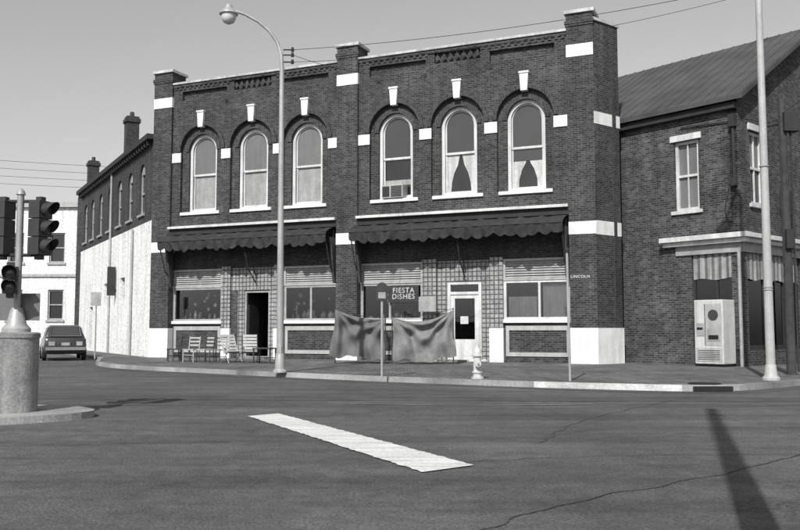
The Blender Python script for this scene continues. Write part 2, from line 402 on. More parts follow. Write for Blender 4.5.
g.plate(rect(13.42, 14.5, 0.08, 2.40), [rect(13.58, 14.34, 0.80, 2.26)], SY+0.06, SY+0.11)
g.make('white_shop_door', 'white_dirty', mb, FA, bevel=0.008)
g = G(); g.box(13.56, 14.36, SY+0.083, SY+0.089, 0.78, 2.28); g.box(13.4, 14.52, SY+0.083, SY+0.089, 2.45, 2.8); g.make('door_glass', 'glass', mb, FA)
g = G(); g.box(13.8, 14.1, SY+0.04, SY+0.058, 1.35, 1.62); g.make('door_notice', 'signface', mb, FA)
g = G(); g.box(13.3, 14.62, -0.15, SY+0.1, 0, 0.08); g.box(4.5, 5.7, 0.0, SY+0.1, 0, 0.08); g.make('door_steps', 'concrete', mb, FA)
g = G(); x0, x1 = 0.9, 17.95
g.add([(x0,0.62,0.05),(x1,0.62,0.05),(x1,5,0.05),(x0,5,0.05),(x0,0.62,4),(x1,0.62,4),(x1,5,4),(x0,5,4)], [(0,1,2,3),(4,7,6,5),(3,2,6,7),(0,3,7,4),(1,5,6,2)])
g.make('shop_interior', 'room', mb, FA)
g = G(); gd = G(); gm = G(); cur = G()
for (a, b_) in ((1.1, 3.3), (6.55, 8.7), (9.95, 12.2)):
    gm.box(a, b_, 0.65, 1.25, 1.35, 1.52)
    x = a
    while x < b_-0.25:
        w = random.uniform(0.08, 0.26); h = random.uniform(0.1, 0.42); y = random.uniform(0.66, 0.95)
        (g if random.random() < 0.65 else gd).lathe([(w*0.3, 0), (w*0.5, h*0.3), (w*0.45, h*0.7), (w*0.2, h*0.8), (w*0.3, h)], (x+w/2, y, 1.52), 10)
        if random.random() < 0.35: gm.box(x, x+w*0.9, 1.0, 1.04, 1.52, 1.52+random.uniform(0.3, 0.7))
        x += w + random.uniform(0.02, 0.15)
    for k in range(7):
        xx = random.uniform(a, b_-0.3); zz = random.uniform(1.95, 2.6); ww = random.uniform(0.06, 0.2)
        (gd if k == 1 else g).lathe([(ww*0.5, 0), (ww*0.35, 0.02)], (xx+ww/2, 0.66+k*0.03, zz), 12, 'Y')
for x0_, x1_, zt in ((15.6, 16.7, 2.30), (16.85, 17.75, 2.74)):
    x = x0_; k = 0
    while x < x1_-0.06:
        cur.add([(x, 0.50+0.02*(k % 2), 1.5), (x+0.065, 0.50+0.02*((k+1) % 2), 1.5), (x+0.065, 0.50+0.02*((k+1) % 2), zt), (x, 0.50+0.02*(k % 2), zt)], [(0,1,2,3)]); x += 0.065; k += 1
g.make('window_display_wares', 'goods', mb, FA, smooth=True); gd.make('window_display_dishes', 'goods_l', mb, FA, smooth=True)
gm.make('display_shelves', 'goods', mb, FA); cur.make('shop_curtains', 'shade_l', mb, FA)
fs = G(); fs.box(11.0, 12.22, 0.22, 0.26, 2.14, 2.76); fs.make('lettered_board', 'signdark', mb, FA)
def text(body, size, fr, x, y, z, mat, parent, name, off_=0.02):
    cu = bpy.data.curves.new(name, 'FONT'); cu.body = body; cu.size = size; cu.extrude = 0.002; cu.align_x = 'CENTER'; cu.space_line = 0.85; cu.offset = size*off_; cu.space_character = 1.15
    o = bpy.data.objects.new('tmp', cu); COL.objects.link(o)
    dg = bpy.context.evaluated_depsgraph_get(); me = bpy.data.meshes.new_from_object(o.evaluated_get(dg)); bpy.data.objects.remove(o)
    off = parent.location
    for v in me.vertices: v.co = fr((x+v.co.x, y-v.co.z, z+v.co.y)) - off
    me.materials.clear(); me.materials.append(M[mat])
    ob = bpy.data.objects.new(name, me); COL.objects.link(ob); ob.parent = parent
text("FIESTA\nDISHES", 0.265, FA, 11.61, 0.215, 2.50, 'curtain', mb, 'board_lettering', 0.01)
g = G(); g.box(12.42, 13.1, -0.28, -0.25, 1.78, 2.32); g.make('small_notice_board', 'shade_l', mb, FA, bevel=0.01)
g = G(); g.box(12.47, 12.5, -0.25, 0.25, 2.25, 2.30); g.box(12.80, 12.83, -0.25, 0.25, 2.25, 2.30); g.make('notice_board_hooks', 'black', mb, FA)
for bi, (x0, x1) in enumerate(((0.98, 8.85), (9.82, 17.86))):
    g = G(); n = 160; vs = []
    prof = [(0.10, 5.04), (-0.2, 4.98), (-0.42, 4.92), (-0.62, 4.84), (-0.76, 4.76), (-0.81, 4.68)]
    for i in range(n+1):
        x = x0+(x1-x0)*i/n; wob = 0.035*math.sin(i*0.45+bi) + 0.025*math.sin(i*0.83+bi*2) + random.uniform(-0.006, 0.006)
        for q, (y, z) in enumerate(prof): vs.append((x, y+wob*0.4, z+wob*(0.9 if 0 < q < 5 else 0.2)))
        sc = abs(math.sin(i*math.pi/8.0)); sg = 0.04*math.sin(i*0.17+bi)+0.03*math.sin(i*0.41)
        vs.append((x, -0.80+0.03*math.sin(i*0.7), 4.52+sg*0.4)); vs.append((x, -0.80+0.05*math.sin(i*0.55+1), 4.38-0.09*sc+sg))
    m = len(prof)+2; f = []
    for i in range(n):
        for k in range(m-1): f.append((i*m+k, (i+1)*m+k, (i+1)*m+k+1, i*m+k+1))
    g.add(vs, f); g.make('awning_canvas', 'awning', mb, FA, smooth=True)
    g = G(); g.tube([(x0, -0.8, 4.70), (x1, -0.8, 4.70)], 0.03)
    for x in (x0+0.05, x1-0.05, (x0+x1)/2+0.2):
        g.tube([(x, SY-0.12, 3.0), (x, -0.35, 3.55), (x, -0.78, 4.68)], 0.025)
        g.tube([(x, -0.05, 4.9), (x, -0.25, 4.2), (x, SY-0.14, 3.3)], 0.03)
    g.make('awning_arms', 'dark', mb, FA)
    g = G()
    for x in (x0+0.02, x1-0.10):
        g.add([(x,-0.0,2.9),(x+0.1,-0.0,2.9),(x+0.1,-0.12,3.3),(x,-0.12,3.3),(x,-0.30,4.3),(x+0.1,-0.30,4.3),(x+0.1,-0.42,4.62),(x,-0.42,4.62),(x,0.1,4.62),(x+0.1,0.1,4.62),(x,0.1,2.9),(x+0.1,0.1,2.9)],
              [(0,3,2,1),(3,4,5,2),(4,7,6,5),(7,8,9,6),(0,10,8,7,4,3),(1,2,5,6,9,11),(10,0,1,11)])
    g.make('scroll_brackets', 'wood', mb, FA)

FC = Frame(A, (0.790, 0.613), SW, ZS); CL = 1.37
g = G(); g.box(0.0, CL, 0.004, 0.6, 1.2, 11.68); g.make('corner_wall', 'brick', mb, FC)
g = G(); g.box(0.0, CL+0.03, -0.01, 0.6, 8.1, 8.52); g.box(0.02, CL+0.01, -0.012, 0.6, 4.33, 4.8); g.box(0.03, CL+0.03, -0.025, 0.62, 0, 1.2); g.make('corner_wall_bands', 'white', mb, FC)
g = G(); g.box(0.02, CL+0.05, -0.05, 0.65, 11.68, 11.78); g.make('corner_wall_coping', 'coping', mb, FC)
C = A + Vector((0.790, 0.613))*CL
FR = Frame(C, (-0.656, 0.755), SW, ZS)
g = G(); g.box(0.0, 24, 0.004, 0.4, 0, 9.8); g.make('alley_wall', 'brick_side', mb, FR)
dL = Vector((0.499, -0.867)); LL = 17.8
Fo = B - dL*LL; FL = Frame(Fo, dL, SW, ZS)
SWN = (2.0, 4.4, 6.8, 9.2, 11.6, 14.0, 16.2)
g = G(); hs = [arch(LL-s, 0.5, 6.2, 7.95, 8) for s in SWN]
g.plate(rect(0, LL, 5.75, 9.2), hs, 0.03, 0.4); g.make('side_wall_brick', 'brick_side', mb, FL)
g = G()
lows = [(5.5, 0.5, 2.4, 3.6), (9.5, 0.45, 2.3, 3.5), (13.5, 0.5, 0.1, 2.4)]
g.plate(rect(0, LL, 0, 5.75), [rect(LL-s-w, LL-s+w, z0, z1) for s, w, z0, z1 in lows], 0.0, 0.4); g.make('side_wall_painted', 'painted_brick', mb, FL)
g = G(); gp = G(); gk = G()
for s in SWN:
    g.plate(arch(LL-s, 0.499, 6.2, 7.95, 8), [rect(LL-s-0.4, LL-s+0.4, 6.3, 7.1), rect(LL-s-0.4, LL-s+0.4, 7.18, 8.0)], 0.12, 0.18)
    gp.box(LL-s-0.48, LL-s+0.48, 0.19, 0.20, 6.22, 8.1); gk.box(LL-s-0.58, LL-s+0.58, -0.06, 0.1, 6.1, 6.2)
for s, w, z0, z1 in lows: gp.box(LL-s-w, LL-s+w, 0.2, 0.22, z0, z1)
g.make('side_window_frames', 'frame_grey', mb, FL); gp.make('side_window_panes', 'pane_dark', mb, FL); gk.make('side_window_sills', 'frame_grey', mb, FL)
g = G(); g.box(-0.1, LL, -0.28, 0.45, 9.2, 9.42)
for k in range(36): g.box(0.2+k*0.49, 0.32+k*0.49, -0.2, 0.03, 8.98, 9.2)
g.make('side_cornice', 'dark', mb, FL)
g = G(); g.tube([(LL-3.3, -0.08, 0.0), (LL-3.3, -0.08, 5.7)], 0.05); g.tube([(LL-8.3, -0.08, 0), (LL-8.3, -0.08, 9.2)], 0.05); g.make('downpipes', 'louver', mb, FL)
g = G(); g.box(LL-6.9, LL-6.85, -0.45, -0.05, 2.8, 4.2); g.box(LL-6.9, LL-6.85, -0.1, 0.0, 3.0, 3.1); g.make('projecting_side_sign', 'signdark', mb, FL)
for s, top, w in ((5.9, 11.45, 0.30), (16.0, 11.0, 0.28)):
    g = G(); g.box(LL-s-w, LL-s+w, 0.05, 0.65, 9.42, top-0.3); g.box(LL-s-w-0.06, LL-s+w+0.06, -0.01, 0.71, top-0.3, top-0.12); g.box(LL-s-w, LL-s+w, 0.05, 0.65, top-0.12, top)
    g.lathe([(0.12, 0), (0.10, 0.25)], (LL-s, 0.35, top), 10)
    g.make('chimney_stack', 'brick_side', mb, FL)
Gp = C + Vector((-0.656, 0.755))*24
poly = [B + Vector((0.3, 0.6)), A + Vector((-0.2, 0.6)), C + Vector((-0.2, 0.1)), Gp, Fo + Vector((0.2, 0))]
g = G(); g.hplate([(p.x, p.y) for p in poly], 9.0, 9.25); g.make('flat_roof', 'roof_flat', mb)
g = G(); FB = Frame(Gp, Fo-Gp, SW, ZS); g.box(0, (Fo-Gp).length, 0, 0.3, 0, 9.0); g.make('rear_wall', 'brick_side', mb, FB)

# ------------------------------------------------------------ NEIGHBOUR BUILDING (gabled)
E = Vector((10.88, 27.0)); nb = empty('gabled_brick_building', (E.x, E.y, 0))
dN = Vector((0.656, -0.755)); NL = 15.0
FN = Frame(E - dN*NL, dN, SW, 1.012); FG = Frame(E, (0.755, 0.656), SW, 1.012)
EV, RG, GW = 8.5, 11.85, 11.0
u = lambda s: NL - s
g = G(); g.plate(rect(0, NL, 0, EV), [rect(u(2.3), u(1.4), 5.1, 7.45), rect(u(1.75), u(0.12), 0.55, 3.75)], 0.0, 0.35); g.make('long_wall', 'brick_b', nb, FN)
g = G(); g.plate([(0, 0), (0, EV), (GW/2, RG), (GW, EV), (GW, 0)], [rect(0.75, 1.75, 5.2, 7.6), rect(0.15, 4.2, 0.5, 3.75), rect(6.4, 7.4, 5.2, 7.6)], 0.004, 0.35); g.make('gable_wall', 'brick_b', nb, FG)
g = G()
g.box(u(2.42), u(1.28), -0.06, 0.1, 7.45, 7.66); g.box(u(2.42), u(1.28), -0.08, 0.1, 4.98, 5.1)
g.make('window_lintel_and_sill', 'white_dirty', nb, FN, bevel=0.01)
g = G()
for x in (0.75, 6.4): g.box(x-0.12, x+1.12, -0.06, 0.1, 7.6, 7.82); g.box(x-0.12, x+1.12, -0.08, 0.1, 5.08, 5.2)
g.make('gable_lintels_and_sills', 'white_dirty', nb, FG, bevel=0.01)
def sash(fr, x0, x1, z0, z1, y=0.10, lo='pane_dark', up='shade_m'):
    g = G(); zm = (z0+z1)/2
    g.plate(rect(x0, x1, z0, z1), [rect(x0+0.1, x1-0.1, z0+0.1, zm-0.04), rect(x0+0.1, x1-0.1, zm+0.04, z1-0.1)], y, y+0.08); g.box((x0+x1)/2-0.015, (x0+x1)/2+0.015, y+0.01, y+0.07, z0+0.1, z1-0.1)
    g.make('sash_frame', 'white_dirty', nb, fr)
    g = G(); g.box(x0+0.05, x1-0.05, y+0.085, y+0.09, z0+0.05, zm); g.make('sash_lower_pane', lo, nb, fr)
    g = G(); g.box(x0+0.05, x1-0.05, y+0.085, y+0.09, zm, z1-0.05); g.make('sash_upper_pane', up, nb, fr)
sash(FN, u(2.3), u(1.4), 5.1, 7.45, lo='shade_m', up='shade_m'); sash(FG, 0.75, 1.75, 5.2, 7.6); sash(FG, 6.4, 7.4, 5.2, 7.6)
g = G(); g.box(u(2.75), u(-0.35), -0.35, 0.0, 4.04, 4.2); g.box(u(2.7), u(-0.25), -0.22, 0.0, 3.9, 4.04); g.make('shop_cornice_long', 'white_dirty', nb, FN, bevel=0.01)
g = G(); g.box(0.001, 4.6, -0.34, 0.0, 4.045, 4.19); g.box(0.001, 4.5, -0.21, 0.0, 3.905, 4.035); g.make('shop_cornice_gable', 'white_dirty', nb, FG, bevel=0.01)
g = G(); g.box(u(2.3), u(-0.02), -0.05, 0.0, 3.6, 3.9); g.make('shop_frieze_long', 'frame_grey', nb, FN)
g = G(); g.box(0.01, 4.4, -0.045, 0.0, 3.605, 3.9); g.make('shop_frieze_gable', 'frame_grey', nb, FG)
g = G(); g.plate(rect(u(1.75), u(0.12), 0.55, 3.75), [rect(u(1.68), u(0.96), 0.65, 3.65), rect(u(0.88), u(0.2), 0.65, 3.65)], 0.12, 0.20); g.make('shop_frame_long', 'dark', nb, FN)
g = G(); g.box(u(1.72), u(0.15), 0.15, 0.155, 0.6, 3.7); g.make('shop_glass_long', 'glass', nb, FN)
g = G(); g.plate(rect(0.15, 4.2, 0.5, 3.75), [rect(0.25, 1.6, 0.65, 3.65), rect(1.7, 3.0, 0.65, 3.65), rect(3.1, 4.1, 0.65, 3.65)], 0.12, 0.20); g.make('shop_frame_gable', 'dark', nb, FG)
g = G(); g.box(0.2, 4.15, 0.15, 0.155, 0.6, 3.7); g.make('shop_glass_gable', 'glass', nb, FG)
g = G(); g.tube([(u(0.06), -0.05, 0), (u(0.06), -0.05, 3.6)], 0.06); g.make('corner_post', 'frame_grey', nb, FN)
def drape(fr, x0, x1, z0, z1, y, nm):
    ga = G(); gb = G(); n = int((x1-x0)/0.05)
    for k in range(n):
        x = x0+k*0.05; t = ga if k % 5 < 3 else gb; d = 0.02*math.sin(k*0.9); e = 0.02*math.sin((k+1)*0.9); zz = z0+0.03*math.sin(k*0.3)
        t.add([(x, y+d, zz), (x+0.05, y+e, zz), (x+0.05, y+e*0.5, z1), (x, y+d*0.5, z1)], [(0,1,2,3)])
    ga.make(nm, 'drape', nb, fr); gb.make(nm + '_stripes', 'drape_d', nb, fr)
drape(FN, u(1.72), u(0.14), 2.78, 3.66, 0.07, 'striped_curtain_long'); drape(FG, 0.16, 4.15, 2.75, 3.66, 0.07, 'striped_curtain_gable')
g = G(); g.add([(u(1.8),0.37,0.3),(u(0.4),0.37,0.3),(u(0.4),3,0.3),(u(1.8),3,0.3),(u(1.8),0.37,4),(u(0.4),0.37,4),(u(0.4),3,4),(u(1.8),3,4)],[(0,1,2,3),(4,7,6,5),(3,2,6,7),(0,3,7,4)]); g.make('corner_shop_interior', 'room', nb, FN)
oh = 0.35; sl = (RG-EV)/(GW/2); th = 0.16
g = G()
for sgn in (0, 1):
    if sgn == 0: xa, xb = -oh, GW/2
    else: xa, xb = GW+oh, GW/2
    za = EV - oh*sl + 0.12; zb = RG + 0.12
    g.add([(xa,-0.35,za),(xb,-0.35,zb),(xb,NL,zb),(xa,NL,za),(xa,-0.35,za+th),(xb,-0.35,zb+th),(xb,NL,zb+th),(xa,NL,za+th)],
          [(0,3,2,1),(4,5,6,7),(0,1,5,4),(1,2,6,5),(2,3,7,6),(3,0,4,7)])
g.make('gable_roof', 'seamroof', nb, FG)
g = G()
for k in range(34):
    y = -0.3+k*0.45
    g.add([(-oh,y,za+th-0.001),(GW/2,y,zb+th-0.001),(GW/2,y+0.04,zb+th-0.001),(-oh,y+0.04,za+th-0.001),(-oh,y,za+th+0.022),(GW/2,y,zb+th+0.022),(GW/2,y+0.04,zb+th+0.022),(-oh,y+0.04,za+th+0.022)],
          [(0,3,2,1),(4,5,6,7),(0,1,5,4),(1,2,6,5),(2,3,7,6),(3,0,4,7)])
g.make('roof_seams', 'seamroof', nb, FG)
g = G(); g.box(0, NL, -0.22, 0.0, EV-0.32, EV-0.12); g.make('eaves_gutter', 'dark', nb, FN)
g = G(); g.tube([(u(0.12), -0.09, EV-0.5), (u(0.12), -0.09, 5.9)], 0.05); g.box(u(0.22), u(0.02), -0.2, -0.02, 7.6, 8.0); g.box(u(0.2), u(0.04), -0.16, -0.02, 5.7, 5.95)
g.tube([(u(2.0), -0.05, 7.9), (u(0.2), -0.05, 7.8)], 0.02)
g.tube([(u(0.3), -0.05, 5.8), (u(0.5), -0.04, 5.0), (u(0.32), -0.04, 4.3)], 0.015); g.make('electric_service_conduit', 'dark', nb, FN)
g = G(); g.tube([(2.9, -0.1, 0), (2.9, -0.1, 8.4)], 0.06); g.tube([(3.15, -0.1, 3.9), (3.15, -0.1, 7.0)], 0.035); g.box(2.75, 3.25, -0.25, -0.02, 5.0, 5.8)
g.tube([(0.4, -0.06, 7.9), (1.9, -0.06, 8.0), (2.9, -0.08, 8.3)], 0.015); g.make('meter_box_and_conduits', 'dark', nb, FG)

# ------------------------------------------------------------ background building at left
wb = empty('white_commercial_building', (-30, 58, 0))
FWB = Frame((-46, 60.0), (1, -0.02), 0, 1.0); X = lambda x: x+46
g = G(); wins = []
for x in (-24.1, -27.0, -29.9, -32.8, -35.7):
    wins.append((x, 6.0, 8.1)); wins.append((x, 2.0, 4.1))
hs = [rect(X(x-0.55), X(x+0.55), a, b_) for x, a, b_ in wins]
g.plate(rect(0, X(-22.5), 0, 10.0), hs, 0, 0.4); g.make('painted_front_wall', 'painted_brick', wb, FWB)
g = G(); g.box(-0.1, X(-22.4), -0.25, 0.4, 9.9, 10.25); g.box(0, X(-22.45), -0.12, 0, 5.0, 5.2)
for x, a, b_ in wins: g.box(X(x-0.65), X(x+0.65), -0.1, 0.05, a-0.15, a)
g.make('cornice_and_sills', 'louver', wb, FWB)
g = G(); gp = G()
for x, a, b_ in wins:
    g.plate(rect(X(x-0.55), X(x+0.55), a, b_), [rect(X(x-0.45), X(x+0.45), a+0.1, (a+b_)/2-0.04), rect(X(x-0.45), X(x+0.45), (a+b_)/2+0.04, b_-0.1)], 0.1, 0.2)
    gp.box(X(x-0.5), X(x+0.5), 0.21, 0.22, a, b_)
g.make('window_frames', 'frame_grey', wb, FWB); gp.make('window_panes', 'pane_dark', wb, FWB)
g = G(); g.box(0, X(-22.55), 0.4, 14, 0, 9.7); g.make('rear_block', 'white_dirty', wb, FWB)

# ------------------------------------------------------------ ground, pavement, kerb, markings
g = G(); g.add([(-400, -300, 0), (400, -300, 0), (400, 700, 0), (-400, 700, 0)], [(0, 1, 2, 3)]); g.make('road', 'road', None)
kerb = [(-28, 64), (-22.2, 53), (-12.9, 37.0), (-11.9, 33.5), (-10.9, 30.6), (-9.0, 27.9), (-4.4, 24.3), (-1.4, 21.9), (1.6, 20.0), (3.2, 19.0), (4.6, 18.4), (5.6, 18.0), (6.4, 17.85), (7.1, 18.05), (7.9, 18.6), (9.4, 19.9), (14, 24.2), (34, 42)]
def smooth_line(pts, it=2):
    for _ in range(it):
        q = [pts[0]]
        for a, b_ in zip(pts, pts[1:]):
            q.append((a[0]*.75+b_[0]*.25, a[1]*.75+b_[1]*.25)); q.append((a[0]*.25+b_[0]*.75, a[1]*.25+b_[1]*.75))
        q.append(pts[-1]); pts = q
    return pts
kl = smooth_line(kerb)
def offset(pts, d):
    out = []
    for i, p in enumerate(pts):
        a = Vector(pts[max(i-1, 0)]); b_ = Vector(pts[min(i+1, len(pts)-1)]); t = (b_-a).normalized(); n = Vector((-t.y, t.x))
        out.append((p[0]+n.x*d, p[1]+n.y*d))
    return out
inner = offset(kl, 0.15)
g = G(); g.hplate(inner + [(34, 75), (-28, 75)], 0.0, SW); g.make('pavement', 'sidewalk', None)
def kerb_piece(i0, i1, name, mat):
    g = G(); K = kl[i0:i1]; I = inner[i0:i1]; n = len(K)
    vs = [(x, y, 0) for x, y in K] + [(x+0.0, y, SW+0.004) for x, y in offset(K, 0.02)] + [(x, y, SW+0.004) for x, y in I]
    g.add(vs, [(i, i+1, n+i+1, n+i) for i in range(n-1)] + [(n+i, n+i+1, 2*n+i+1, 2*n+i) for i in range(n-1)]); g.make(name, mat, None)
i_w = min(range(len(kl)), key=lambda i: (kl[i][0]-3.0)**2 + (kl[i][1]-19.1)**2)
i_e = min(range(len(kl)), key=lambda i: (kl[i][0]-5.9)**2 + (kl[i][1]-17.9)**2)
kerb_piece(0, i_w+1, 'kerb', 'kerb'); kerb_piece(i_w, i_e+1, 'kerb', 'kerb_white'); kerb_piece(i_e, len(kl), 'kerb', 'kerb')
g = G(); n = len(kl); o1 = offset(kl, -0.001); o2 = offset(kl, -0.55)
o2 = [(x+random.uniform(-.05,.05), y+random.uniform(-.05,.05)) for x, y in o2]
g.add([(x, y, 0.004) for x, y in o1] + [(x, y, 0.004) for x, y in o2], [(i, i+1, n+i+1, n+i) for i in range(n-1)]); g.make('gutter', 'patch', None)
# paint stripe with worn, uneven edges
P0, P1, P2, P3 = Vector((-2.26, 12.75)), Vector((0.20, 7.75)), Vector((0.70, 8.15)), Vector((-1.86, 13.15))
n = 90; va = []; vb = []
for i in range(n+1):
    t = i/n; q = random.uniform(-0.014, 0.014); a = P0.lerp(P1, t) + Vector((q, q*0.5)); q = random.uniform(-0.014, 0.014); b_ = P3.lerp(P2, t) + Vector((q, q*0.5))
    va.append((a.x, a.y, 0.012)); vb.append((b_.x, b_.y, 0.012))
g = G(); g.add(va + vb, [(i, i+1, n+1+i+1, n+1+i) for i in range(n)]); g.make('crosswalk_stripe', 'stripe', None)
def strip(name, pts, w, z, mat):
    pts = smooth_line(pts); a = offset(pts, w/2); b_ = offset(pts, -w/2); n = len(pts); g = G()
    g.add([(x, y, z) for x, y in a] + [(x, y, z) for x, y in b_], [(i, i+1, n+i+1, n+i) for i in range(n-1)]); return g.make(name, mat, None)
g = G(); g.add([(-14, 16.6, 0.004), (-2, 15.6, 0.004), (7, 15.3, 0.004), (16, 17.2, 0.004), (16, 18.3, 0.004), (7, 16.2, 0.004), (-2, 16.7, 0.004), (-14, 17.9, 0.004)], [(0, 1, 6, 7), (1, 2, 5, 6), (2, 3, 4, 5)]); g.make('resurfaced_trench', 'patch', None)
tar = [([(0.2, 5.0), (1.0, 6.3), (3.2, 7.9), (5.3, 10.2), (11, 13.0)], 0.018), ([(0.6, 8.4), (2.5, 8.9), (4, 8.8), (9, 10.0)], 0.015),
       ([(-9, 15.2), (-2, 14.4), (3, 14.0), (9, 14.9)], 0.03), ([(1.6, 9.8), (2.5, 12.2), (4.5, 15.0), (6.3, 17.3)], 0.015), ([(-9, 10.2), (-5, 9.4), (-2, 9.9)], 0.02)]
g = G()
for pts, w in tar:
    pts = smooth_line(pts, 6); n = len(pts)
    pts = [(x+0.03*math.sin(i*0.31)+random.uniform(-.008,.008), y+0.03*math.sin(i*0.23+1)+random.uniform(-.008,.008)) for i, (x, y) in enumerate(pts)]
    a = offset(pts, w/2); b_ = offset(pts, -w/2)
    g.add([(x, y, 0.008) for x, y in a] + [(x, y, 0.008) for x, y in b_], [(i, i+1, n+i+1, n+i) for i in range(n-1)])
g.make('tar_seams', 'tar', None)
strip('faint_lane_line', [(-0.9, 14.9), (1.2, 14.5), (3.3, 14.8)], 0.06, 0.012, 'kerb')
dr = empty('storm_drain', (6.45, 17.95, 0))
g = G(); g.lathe([(0.34, 0.0), (0.34, 0.02), (0.30, 0.03), (0.02, 0.035)], (6.5, 18.3, SW), 20); g.make('drain_cover', 'black', dr, smooth=True)
g = G(); g.box(6.10, 6.90, 17.76, 17.86, 0.01, 0.115); g.make('drain_mouth', 'black', dr)

# ------------------------------------------------------------ street lamp
P = Vector((-3.27, 23.3)); sl_ = empty('street_lamp', (P.x, P.y, 0)); x, y = P
g = G(); g.tube([(x, y, SW), (x, y, 1.0), (x-0.02, y, 5), (x-0.03, y, 8.6)], [0.105, 0.098, 0.08, 0.065], 14)
g.tube([(x-0.03, y, 8.5), (x-0.05, y, 8.95), (x-0.16, y-0.02, 9.3), (x-0.38, y-0.05, 9.62), (x-0.7, y-0.09, 9.88), (x-1.05, y-0.14, 10.06), (x-1.35, y-0.18, 10.15)], [0.06, 0.052, 0.048, 0.045, 0.042, 0.04, 0.04], 12)
g.tube([(x-0.03, y, 8.3), (x-0.02, y, 9.1), (x-0.22, y, 9.38)], 0.03, 8)
g.lathe([(0.2, 0), (0.2, 0.04), (0.14, 0.1), (0.12, 0.5), (0.11, 0.52)], (x, y, SW), 16)
g.box(x-0.05, x+0.05, y-0.115, y-0.09, 0.55, 0.85)
g.make('lamp_pole_and_arm', 'metal_grey', sl_, smooth=True)
hx, hy, hz = x-1.5, y-0.2, 10.1
g = G(); g.lathe([(0.03, 0.22), (0.09, 0.2), (0.11, 0.12), (0.19, 0.05), (0.25, -0.02), (0.26, -0.06), (0.22, -0.07)], (hx, hy, hz), 20); g.make('lamp_hood', 'metal_grey', sl_, smooth=True)
g = G(); g.lathe([(0.21, -0.07), (0.20, -0.18), (0.15, -0.28), (0.06, -0.33), (0.01, -0.335)], (hx, hy, hz), 18); g.make('lamp_bowl', 'signface', sl_, smooth=True)
g = G()
for zz in (8.75, 8.95, 9.1): g.tube([(x-0.05, y, zz), (x+0.28, y, zz)], 0.02); g.lathe([(0.04, -0.05), (0.05, 0), (0.03, 0.07)], (x+0.26, y, zz), 8)
g.make('cable_bracket', 'dark', sl_)

def sag(a, b_, s, n=24):
    a = Vector(a); b_ = Vector(b_); return [a.lerp(b_, t/n) - Vector((0, 0, s*4*(t/n)*(1-t/n))) for t in range(n+1)]
wr = empty('overhead_wires', (0, 0, 0)); g = G()
g.tube(sag((-3.0, 23.3, 9.1), (14, 18.5, 10.5), 0.5), 0.008, 5); g.tube(sag((-3.0, 23.3, 8.95), (1.0, 33.3, 11.5), 0.3), 0.007, 5)
g.tube(sag((-3.0, 23.3, 8.75), (16, 22.5, 12.6), 0.9), 0.007, 5)
for k in range(4): g.tube(sag((-60, 48, 15.2-0.6*k), (-17, 66, 13.8-0.55*k), 0.8), 0.014, 5)
g.tube(sag((12.9, 26.6, 8.3), (20, 17, 9.5), 0.5), 0.012, 5)
g.make('cables', 'wire', wr)

# ------------------------------------------------------------ right lamp pole
x, y = 8.55, 19.75; rp = empty('street_lamp', (x, y, 0))
g = G(); g.tube([(x, y, SW), (x, y, 0.6), (x, y, 6), (x, y, 12.2)], [0.11, 0.105, 0.085, 0.065], 14); g.lathe([(0.2, 0), (0.2, 0.05), (0.14, 0.12), (0.118, 0.35), (0.112, 0.36)], (x, y, SW), 16)
g.tube([(x, y, 12.1), (x-0.3, y-0.5, 12.9), (x-1.0, y-1.6, 13.3)], 0.045); g.make('lamp_pole_and_arm', 'pole_pale', rp, smooth=True)
g = G(); g.lathe([(0.03, 0.2), (0.11, 0.12), (0.25, -0.02), (0.22, -0.07), (0.15, -0.28), (0.01, -0.33)], (x-1.1, y-1.75, 13.25), 18); g.make('lamp_head', 'metal_grey', rp, smooth=True)
g = G()
for zz in (2.2, 2.26, 5.1): g.lathe([(0.112, 0), (0.112, 0.025)], (x, y, zz), 14)
g.make('pole_straps', 'frame_grey', rp)

x, y = 10.15, 22.2; up_ = empty('utility_pole', (x, y, 0))
g = G(); g.tube([(x, y, SW), (x, y, 4), (x-0.02, y, 7.4)], [0.12, 0.11, 0.09], 12); g.make('pole', 'wood', up_, smooth=True)
g = G(); g.box(x-0.05, x+0.35, y-0.2, y+0.1, 6.5, 7.0); g.tube([(x+0.16, y-0.05, 0.2), (x+0.16, y-0.05, 6.6)], 0.03); g.tube([(x-0.13, y-0.05, 3.0), (x-0.13, y-0.05, 6.9), (x+0.5, y, 7.4)], 0.02); g.box(x-0.1, x+0.1, y-0.22, y-0.1, 3.4, 3.9)
g.make('service_boxes', 'dark', up_)
# tall pole beside the photographer: throws the long shadow on the road
x, y = 1.15, 2.0; tp = empty('utility_pole', (x, y, 0))
g = G(); g.tube([(x, y, 0), (x, y, 5), (x, y, 11.0)], [0.14, 0.12, 0.09], 14); g.make('pole', 'wood', tp, smooth=True)

# ------------------------------------------------------------ posts with signs
def post_sign(name, x, y, top, r=0.03, lean=0.0, mat='metal_grey'):
    e = empty(name, (x, y, 0)); g = G(); g.tube([(x, y, SW), (x+lean, y, top)], r, 8); g.make('post', mat, e); return e
e = post_sign('parking_sign', -0.44, 20.8, 2.45); g = G(); g.plate(arch(-0.44, 0.14, 2.0, 2.3, 8), [], 20.74, 20.76); g.make('sign_panel', 'signdark', e); g = G(); g.plate(rect(-0.53, -0.35, 2.05, 2.2), [], 20.733, 20.737); g.make('sign_legend', 'frame_grey', e)
e = post_sign('street_name_sign', 3.85, 19.4, 3.05, 0.03, -0.03)
fs_ = Frame((3.83, 19.4), (0.98, -0.2)); g = G(); g.box(0.04, 0.52, -0.01, 0.01, 2.43, 2.57); g.make('name_blade', 'signdark', e, fs_)
text("LINCOLN", 0.09, fs_, 0.28, -0.013, 2.467, 'signface', e, 'name_lettering', 0.01)
